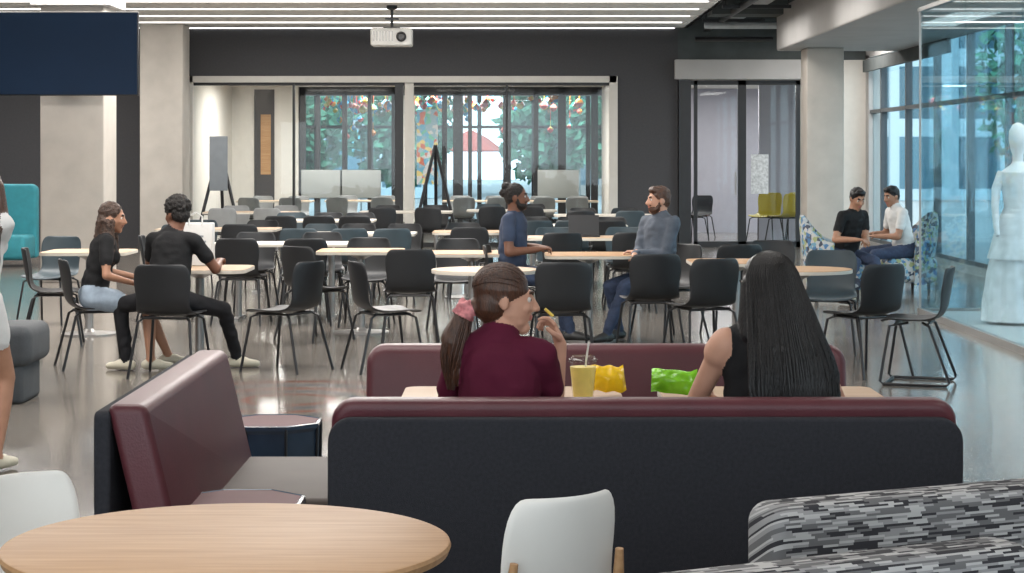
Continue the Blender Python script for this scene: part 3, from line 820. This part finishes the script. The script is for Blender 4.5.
def hand(b, W, Dr, N, S_, skin, k, curl=35, pinch=False):
    """W wrist, Dr finger direction, N palm-facing normal, S_ thumb side"""
    Dr = Dr.normalized(); N = (N-Dr*N.dot(Dr)).normalized(); S_ = (S_-Dr*S_.dot(Dr)-N*S_.dot(N)).normalized()
    b.cap(W, W+Dr*.035*k, .021*k, .019*k, skin, S_, 1.25, .25); b.cap(W+Dr*.03*k, W+Dr*.075*k, .016*k, .014*k, skin, S_, 2.0, .2)
    offs = [(.030, .068, .12), (.0105, .076, .04), (-.0105, .070, -.05), (-.030, .055, -.14)]
    for i, (o, L, sp) in enumerate(offs):
        p = W+(Dr*.078+S_*o)*k; ang = 0; cu = curl*(1+.12*i)
        if pinch and i == 0: cu = curl*.75
        for sg, fr in enumerate((.45, .31, .24)):
            ang += math.radians(cu*(.75, 1, .7)[sg])
            d = (Dr*math.cos(ang)+N*math.sin(ang)+S_*sp*.8).normalized(); q = p+d*L*fr*k
            r = (.0088, .0078, .0070)[sg]*k; b.cap(p, q, r, r*.92, skin, S_, 1, .1); p = q
    p = W+(Dr*.022+S_*.024)*k; d = (Dr*.55+S_*.7+N*.45).normalized(); q = p+d*.042*k
    b.cap(p, q, .013*k, .0105*k, skin, S_, 1, .15); d2 = (Dr*.85+S_*.1+N*.5).normalized(); q2 = q+d2*.03*k
    b.cap(q, q2, .0100*k, .0085*k, skin, S_, 1, .1)

def person(name, P, yaw, lean=5, k=.96, fem=False, head=(0, 0), hands=None, feet=None, skin='skinL', top='teeblack', bot='denim', shoe='shoeb',
           hair='hairblack', style='short', sleeve='short', legs='long', beard=False, vox=.009, elbow=None, hcurl=(35, 35), hdirs=None, tilt=0, kneep=None, lip='lipL'):
    F = fdir(yaw); R = V((F.y, -F.x, 0)); Z = V((0, 0, 1)); la = math.radians(lean); ta = math.radians(tilt)
    U = (Z*math.cos(la)+F*math.sin(la)+R*math.sin(ta)).normalized(); Fc = R.cross(U)*-1 if R.cross(U).dot(F) < 0 else R.cross(U)
    P = V(P); b = Body(); e = empty(name, (P.x, P.y, 0)); O = V((P.x, P.y, 0)); P = P-O
    sh = .155*k*(.90 if fem else 1.05); hw = .095*k
    cl = .008
    b.cap(P-R*.065*k, P+R*.065*k, .118*k, .118*k, bot, U, 1.0, 1, .006)
    wr = .098 if fem else .112
    b.cap(P+U*.06*k, P+U*.22*k, (.112 if fem else .118)*k, wr*k+cl, top, R, 1.32, 1, .010)
    b.cap(P+U*.20*k, P+U*.40*k, wr*k+cl, (.098 if fem else .108)*k+cl, top, R, 1.42, 1, .008)
    b.cap(P+U*.445*k-R*sh*.82, P+U*.445*k+R*sh*.82, .062*k, .062*k, top, U, 1.0, 1, .005)
    b.cap(P+U*.44*k-R*.05, P+U*.49*k, .075*k, .065*k, top, R, 1.3, 1)
    if fem:
        for sx in (-1, 1): b.cap(P+U*.33*k+Fc*.085*k+R*sx*.065*k, P+U*.34*k+Fc*.09*k+R*sx*.065*k, .062*k, .055*k, top, R, 1, 1, .004)
    NB = P+U*.50*k
    hy, hp = head; HF = fdir(hy, hp); HR = V((math.cos(math.radians(hy)), math.sin(math.radians(hy)), 0)); HU = HR.cross(HF).normalized()
    C = NB+U*.135*k+F*.018*k
    hk = .97 if fem else 1.0
    b.cap(NB-U*.02, C-HU*.05-HF*.015, (.050 if fem else .060)*k, (.046 if fem else .056)*k, skin, R, 1.05, .8)
    A = (HR, HF, HU)
    at = lambda x, y, z: C+(HR*x+HF*y+HU*z)*hk
    E = lambda c, r, m, sm=.35, ns=0: b.ell(at(*c), A, tuple(q*hk for q in r), m, sm, ns)
    E((0, -.012, .025), (.074, .092, .086), skin)
    E((0, .020, -.015), (.062, .074, .094), skin)
    E((0, .030, -.062), (.050, .055, .045), skin); E((0, .066, -.093), (.024, .024, .024), skin)
    b.cap(at(0, .088, .012), at(0, .108, -.026), .007*hk, .012*hk, skin, HR, 1.15, .1)
    er = (.007, .015, .023) if style == 'pony' else (.010, .019, .029)
    for sx in (-1, 1):
        E((sx*.013, .096, -.030), (.009, .010, .008), skin, .1)
        E((sx*.074, -.010, -.012), er, skin, .1)
        b.cap(at(sx*.016, .090, .030), at(sx*.044, .078, .030), .0055*hk, .0045*hk, hair, HU, 1, .1)
        E((sx*.03, .066, -.025), (.024, .022, .02), skin)
    E((0, .087, -.052), (.023, .0095, .006), lip, .1); E((0, .086, -.061), (.020, .0095, .006), lip, .1)
    if beard:
        E((0, .032, -.078), (.056, .062, .044), hair, .3, -.004); b.cap(at(-.028, .078, -.040), at(.028, .078, -.040), .010, .010, hair, HU, 1, .1)
        for sx in (-1, 1): b.cap(at(sx*.062, .005, -.03), at(sx*.05, .03, -.075), .014, .018, hair, HU, 1, .2, -.003)
    if style == 'short':
        E((0, -.020, .036), (.081, .094, .088), hair, .2, -.006); E((0, -.045, -.005), (.070, .062, .075), hair, .2, -.005)
        E((0, .035, .085), (.06, .05, .035), hair, .2, -.006)
    elif style == 'curly':
        E((0, -.018, .055), (.092, .102, .092), hair, .1, -.018); E((0, -.045, .0), (.076, .064, .07), hair, .1, -.010)
    elif style == 'bun':
        E((0, -.020, .034), (.080, .093, .086), hair, .2, -.008); E((0, -.045, -.005), (.070, .062, .075), hair, .2, -.005)
        E((0, -.115, .03), (.038, .036, .036), hair, .1, -.014); E((0, -.09, .085), (.04, .04, .036), hair, .1, -.014)
    elif style == 'braids':
        E((0, -.022, .036), (.084, .095, .088), hair, .2, -.008); E((0, -.055, -.03), (.082, .060, .09), hair, .2, -.010)
        for sx in (-1, 1):
            for q in range(3):
                b.cap(at(sx*(.070+.004*q), -.045+.03*q, -.03), at(sx*(.085+.008*q), -.02+.045*q, -.34-.03*(q % 2)), .020, .012, hair, HF, 1.0, .1, -.008)
        for q in range(5):
            b.cap(at(-.05+.025*q, -.085, -.05), at(-.06+.03*q, -.10, -.33-.04*(q % 2)), .026, .013, hair, HR, 1.0, .1, -.008)
    elif style == 'pony':
        E((0, -.018, .034), (.079, .097, .087), hair, .3, .003); E((0, -.045, -.012), (.073, .064, .078), hair, .3, .003)
        b.cap(at(0, -.095, -.03), at(0, -.125, -.045), .030, .022, hair, HR, 1.1, .2)
        b.cap(at(.0, -.135, -.055), at(.0, -.165, -.15), .030, .042, hair, HR, 1.0, .2, .006)
        b.cap(at(.0, -.165, -.15), at(.0, -.155, -.29), .042, .018, hair, HR, 1.0, .2, .006)
        b.cap(at(-.0, -.128, -.045), at(0, -.134, -.058), .034, .034, 'pink', HR, 1.0, .1, -.014)
    elif style == 'long':
        E((0, -.022, .034), (.083, .097, .088), hair, .4, .002); E((0, -.055, -.03), (.088, .062, .10), hair, .4, .002)
        b.cap(at(0, -.075, -.05), at(0, -.125, -.22), .062, .066, hair, HR, 1.65, .6, .004)
        b.cap(at(0, -.125, -.22), at(0.01, -.150, -.50), .066, .060, hair, HR, 2.0, .6, .006)
        for sx in (-1, 1): b.cap(at(sx*.074, -.015, .02), at(sx*.092, -.02, -.16), .024, .036, hair, HF, 1.4, .4)
    for i, sx in enumerate((-1, 1)):
        A0 = P+U*.445*k+R*sx*sh*1.08
        T = V(hands[i])-O if hands and hands[i] is not None else P+R*sx*.2+F*.25+Z*.2
        pole = V(elbow[i]) if elbow and elbow[i] is not None else (-Z*.8+R*sx*.5-F*.35)
        EL, T = ik(A0, T, .285*k, .25*k, pole)
        am = skin
        b.cap(A0, EL, (.043 if fem else .050)*k, (.034 if fem else .040)*k, am, R, 1, 1)
        b.cap(EL, T, (.036 if fem else .042)*k, (.024 if fem else .028)*k, am, R, 1, 1)
        if sleeve == 'short':
            b.cap(A0, A0.lerp(EL, .58), .057*k, .056*k, top, R, 1, .7, .006)
        elif sleeve == 'long':
            b.cap(A0, EL, .060*k, .050*k, top, R, 1, .8, .008); b.cap(EL, EL.lerp(T, .9), .050*k, .036*k, top, R, 1, .8, .008)
        elif sleeve == 'none':
            b.cap(A0-R*sx*.01, A0.lerp(EL, .12), .060*k, .056*k, skin, R, 1, .8)
        Dr = (T-EL).normalized()
        if hdirs and hdirs[i]: Dn, N, Sd = [V(x) for x in hdirs[i]]
        else: Dn, N = Dr, -Z if abs(Dr.z) < .8 else F; Sd = -R*sx
        hand(b, T, Dn, N, Sd, skin, k, hcurl[i], pinch=(hcurl[i] > 45))
    for i, sx in enumerate((-1, 1)):
        H0 = P+R*sx*hw+(Z*-.01)
        T = V(feet[i])-O
        pole = V(kneep[i]) if kneep and kneep[i] is not None else (F*1.0+Z*.6)
        KN, AN = ik(H0, T, .43*k, .42*k, pole)
        if legs == 'long':
            b.cap(H0, KN, .088*k, .062*k, bot, R, 1, 1, .006); b.cap(KN, KN.lerp(AN, .93), .062*k, .046*k, bot, R, 1, 1, .010)
        else:
            b.cap(H0, KN, .082*k, .054*k, skin, R, 1, 1); b.cap(H0, H0.lerp(KN, .42), .096*k, .088*k, bot, R, 1, 1, .005)
            b.cap(KN, KN.lerp(AN, .35), .052*k, .052*k, skin, R, 1, 1); b.cap(KN.lerp(AN, .35), AN, .052*k, .033*k, skin, R, 1, 1)
        ff = F if not feet or len(feet) < 3 else V(feet[2+i]); ff = V((ff.x, ff.y, 0)).normalized(); fr = V((ff.y, -ff.x, 0))
        fl = V((AN.x, AN.y, 0))
        b.cap(AN, AN-Z*.03, .036*k, .036*k, skin if legs != 'long' else bot, R, 1, .5)
        hz = max(0, AN.z-.085)
        b.cap(fl+Z*(hz+.042)-ff*.035, fl+Z*(hz+.045)+ff*.06, .040*k, .040*k, shoe, fr, 1.0, .5)
        b.cap(fl+Z*(hz+.040)+ff*.04, fl+Z*(hz+.030)+ff*.15, .038*k, .028*k, shoe, fr, 1.3, .5)
    b.build('body', e, vox)
    g = Geo()
    for sx in (-1, 1):
        c = at(sx*.031, .0715, .004)
        for (rad, off, mi) in ((.0112, 0, 0), (.0068, .0060, 1)):
            cc = c+HF*off; vs, fs = capmesh(cc-HF*.0001, cc+HF*.0001, rad, rad, HR, 1, 14); g.add(vs, fs, mi)
    g.obj('eyes', [mt['eye'], mt['iris']], e)
    return e, C+O, (HR, HF, HU), NB+O, U, R, F

def locks(e, O, paths, m, r=.004):
    g = Geo()
    for p in paths:
        n = len(p); g.tube([q-O for q in p], [r*(1-.75*abs(2*i/(n-1)-1)**3) for i in range(n)], 6)
    return g.obj('hair_strands', mt[m], e)

# near woman with ponytail
w1 = person('seated_woman', (-.05, 6.46, .545), -22, 6, .91, True, head=(-84, 4), skin='skinL', top='teemaroon', bot='denim', hair='hairbrown', style='pony',
       hands=[(-.10, 6.85, .77), (.160, 6.60, .965)], hcurl=(25, 50), elbow=[None, (.15, .55, -1)], feet=[(-.10, 6.98, .09), (.12, 6.98, .09)], vox=.0045,
       hdirs=[None, [(-.35, .05, .9), (-.9, -.2, -.3), (.0, -1, .2)]])
e, C, (HR, HF, HU), NB, U, R, F = w1
random.seed(11); O = e.location.copy(); paths = []
for i in range(130):
    a = random.uniform(-1.35, 1.35); st = random.uniform(-.1, .8)
    pts = []
    for t in np.linspace(0, 1, 9):
        el = math.radians(70*(1-st)+15)*(1-t)+math.radians(185)*t
        y0 = math.cos(el); z0 = math.sin(el)
        x = math.sin(a)*(1-t**2)*.9
        d = V((x, y0*math.cos(a*.6)*(1 if y0 > 0 else 1), max(z0, -.2)*math.cos(a)*1.0)); d.normalize()
        pts.append(C+(HR*d.x*.080+HF*(-.018+d.y*.098)+HU*(.034+d.z*.088))*.97*(1.0))
    paths.append(pts)
for i in range(120):
    a = random.uniform(0, 6.28); rr = random.uniform(.5, 1.08); pts = []; wob = random.uniform(-.012, .012)
    for t in np.linspace(0, 1, 8):
        w = (.026+.020*math.sin(math.pi*min(1, t*1.1))*1.0-.014*t)*rr
        c = C+HF*(-.135-.035*math.sin(t*math.pi*.7))*.97+HU*(-.055-.26*t)*.97
        pts.append(c+HR*math.cos(a)*w+HF*math.sin(a)*w+HR*wob*t)
    paths.append(pts)
locks(e, O, paths, 'hairbrown', .0030)
g = Geo(); g.tube([V((.108, 6.57, 1.085))-O, V((.135, 6.57, 1.06))-O], .005, 8); g.obj('fry', mt['fry'], e)
# near woman with long hair
w2 = person('seated_woman', (.83, 6.46, .555), 6, 4, .95, True, head=(30, 6), skin='skinL', top='teeblack', bot='denim', hair='hairblack', style='long', sleeve='none',
       hands=[(.64, 6.82, .77), (1.02, 6.82, .77)], feet=[(.72, 7.0, .09), (.94, 7.0, .09)], vox=.0055)
e, C, (HR, HF, HU), NB, U, R, F = w2
O = e.location.copy(); paths = []
for i in range(520):
    a = random.uniform(-1.5, 1.5); pts = []; wob = random.uniform(-.010, .010); L = random.uniform(.50, .60); ph = random.uniform(0, 6)
    for t in np.linspace(0, 1, 14):
        if t < .3:
            q = t/.3; el = math.radians(80-70*q)
            d = V((math.sin(a)*math.cos(el), -math.cos(a)*math.cos(el), math.sin(el)))
            p = C+HR*d.x*.086+HF*(-.022+d.y*.098)+HU*(.032+d.z*.088)
        else:
            q = (t-.3)/.7; wd = .088+.085*min(1, q*1.5)-.03*max(0, q-.6); dp = .098-.010*q
            p = C+HR*math.sin(a)*wd+HF*(-.022-math.cos(a)*dp-.085*min(1, q*1.6))+HU*(.047-L*q)+HR*(wob*q+.003*math.sin(q*7+ph))
        pts.append(p)
    paths.append(pts)
locks(e, O, paths, 'hairblack', .0048)

# couple at left
person('seated_man', (-2.50, 14.52, .55), -22, 10, .97, head=(48, 6), skin='skinD', top='teeblack', bot='pantblack', shoe='shoew', hair='haircurl', style='curly', lip='lipD',
       hands=[(-2.68, 15.0, .60), (-2.17, 14.84, .80)], feet=[(-2.84, 14.75, .085), (-2.06, 14.95, .085), (-.8, .3, 0), (1, .1, 0)], kneep=[(-.9, .8, .8), (.9, .6, .8)], elbow=[None, (.5, -.3, -.8)])
person('seated_woman', (-3.12, 14.90, .54), -74, 12, .94, True, head=(-88, 8), skin='skinM', top='teeblack', bot='denimL', shoe='shoew', hair='hairbraid', style='braids', legs='short', lip='lipD',
       hands=[(-2.84, 15.2, .66), (-2.80, 14.82, .64)], feet=[(-2.60, 15.10, .09), (-2.66, 14.72, .09)])
# centre men
person('seated_man', (.0, 17.2, .585), -104, 2, 1.02, head=(-94, 2), skin='skinD', top='teenavy', bot='denim', shoe='shoeb', hair='haircurl', style='bun', beard=True, lip='lipD',
       hands=[(.24, 17.38, .79), (.22, 16.98, .79)], feet=[(.45, 17.3, .09), (.5, 17.05, .09)])
person('seated_man', (1.27, 17.15, .57), 128, 0, 1.0, head=(102, 2), skin='skinL', top='henley', bot='denim', shoe='shoeb', hair='hairbrown', style='short', beard=True, sleeve='long',
       hands=[(1.06, 17.05, .76), (1.04, 16.95, .74)], feet=[(.80, 16.9, .09), (.92, 17.2, .09)])
# lounge men
person('seated_man', (3.65, 21.90, .50), -140, 14, 1.0, head=(-160, 24), skin='skinM', top='teeblack', bot='denim', shoe='shoeb', hair='hairblack', style='short',
       hands=[(3.82, 21.55, .66), (3.70, 21.47, .68)], feet=[(3.92, 21.35, .09), (3.52, 21.25, .09)])
person('seated_man', (4.53, 23.05, .50), 105, 14, 1.0, head=(120, 14), skin='skinM', top='teewhite', bot='denim', shoe='shoew', hair='hairblack', style='short',
       hands=[(4.17, 22.9, .66), (4.17, 23.15, .68)], feet=[(3.93, 22.8, .09), (3.93, 23.2, .09)])
# passer-by at the left edge
person('standing_woman', (-2.70, 10.0, .84), -20, 2, .92, True, head=(-10, 0), skin='skinM', top='teewhite', bot='teewhite', shoe='shoew', hair='hairbrown', style='long', legs='short', tilt=6,
       hands=[(-2.98, 10.05, .78), (-2.78, 10.2, .80)], feet=[(-2.84, 9.85, .09), (-2.585, 10.02, .09)])

# ------------------------------------------------------------------ lights, world, camera
def area(x, y, z, sx, sy, p, c=(1, .96, .915), rot=(0, 0, 0), nm='ceiling_or_fill_light'):
    l = D.lights.new(nm, 'AREA'); l.shape = 'RECTANGLE'; l.size = sx; l.size_y = sy; l.energy = p; l.color = c
    o = D.objects.new(nm, l); o.location = (x, y, z); o.rotation_euler = rot; link(o)
for y, p in ((2.5, 55), (8, 80), (13.5, 155), (19, 230), (25.5, 290)):
    for x in (-5.5, -1.2): area(x, y, 3.74, 2.6, 2.0, p)
area(-7.6, 30.5, 3.74, 2.4, 2.0, 160); area(-2.0, 32.3, 3.74, 6.0, .12, 60)  # first one is an added fill, lifting the dark left wall and column_2
for y in (5, 11): area(3.6, y, 3.7, 1.2, 2.6, 50)
for y in (18, 24, 29): area(3.4, y, 3.6, .5, 2.6, 35)
area(5.3, 32.6, 3.6, 1.0, 1.6, 55)  # added fill to brighten the white end wall, not a fixture
area(5.1, 17.5, 3.15, .5, 3.5, 40)  # added fill inside the glass case so the dress reads whiter
for x in (-4, -.5): area(x, 37.2, 2.93, 1.8, 1.6, 150)
area(4, 38.5, 2.93, 1.2, 1.6, 110); area(-1, 43, 2.93, 5, .6, 120)
w = D.worlds.new('world'); S.world = w; w.use_nodes = True; nt = w.node_tree; bg = nt.nodes['Background']
bg.inputs[0].default_value = (.82, .93, 1.0, 1); bg.inputs[1].default_value = 2.7
l = D.lights.new('sun', 'SUN'); l.energy = 3.0; l.angle = .05; o = D.objects.new('sun', l); o.rotation_euler = (math.radians(50), 0, math.radians(-30)); link(o)

cam = D.cameras.new('camera'); cam.lens = 2000/1024*36; cam.sensor_width = 36; cam.sensor_fit = 'HORIZONTAL'; cam.shift_y = -131.5/1024
cam.clip_end = 500
co = D.objects.new('camera', cam); co.location = (0, 0, 1.59); co.rotation_euler = (math.radians(90), 0, 0); link(co); S.camera = co
S.view_settings.view_transform = 'Standard'
S.view_settings.look = 'None'
S.view_settings.exposure = 0.38
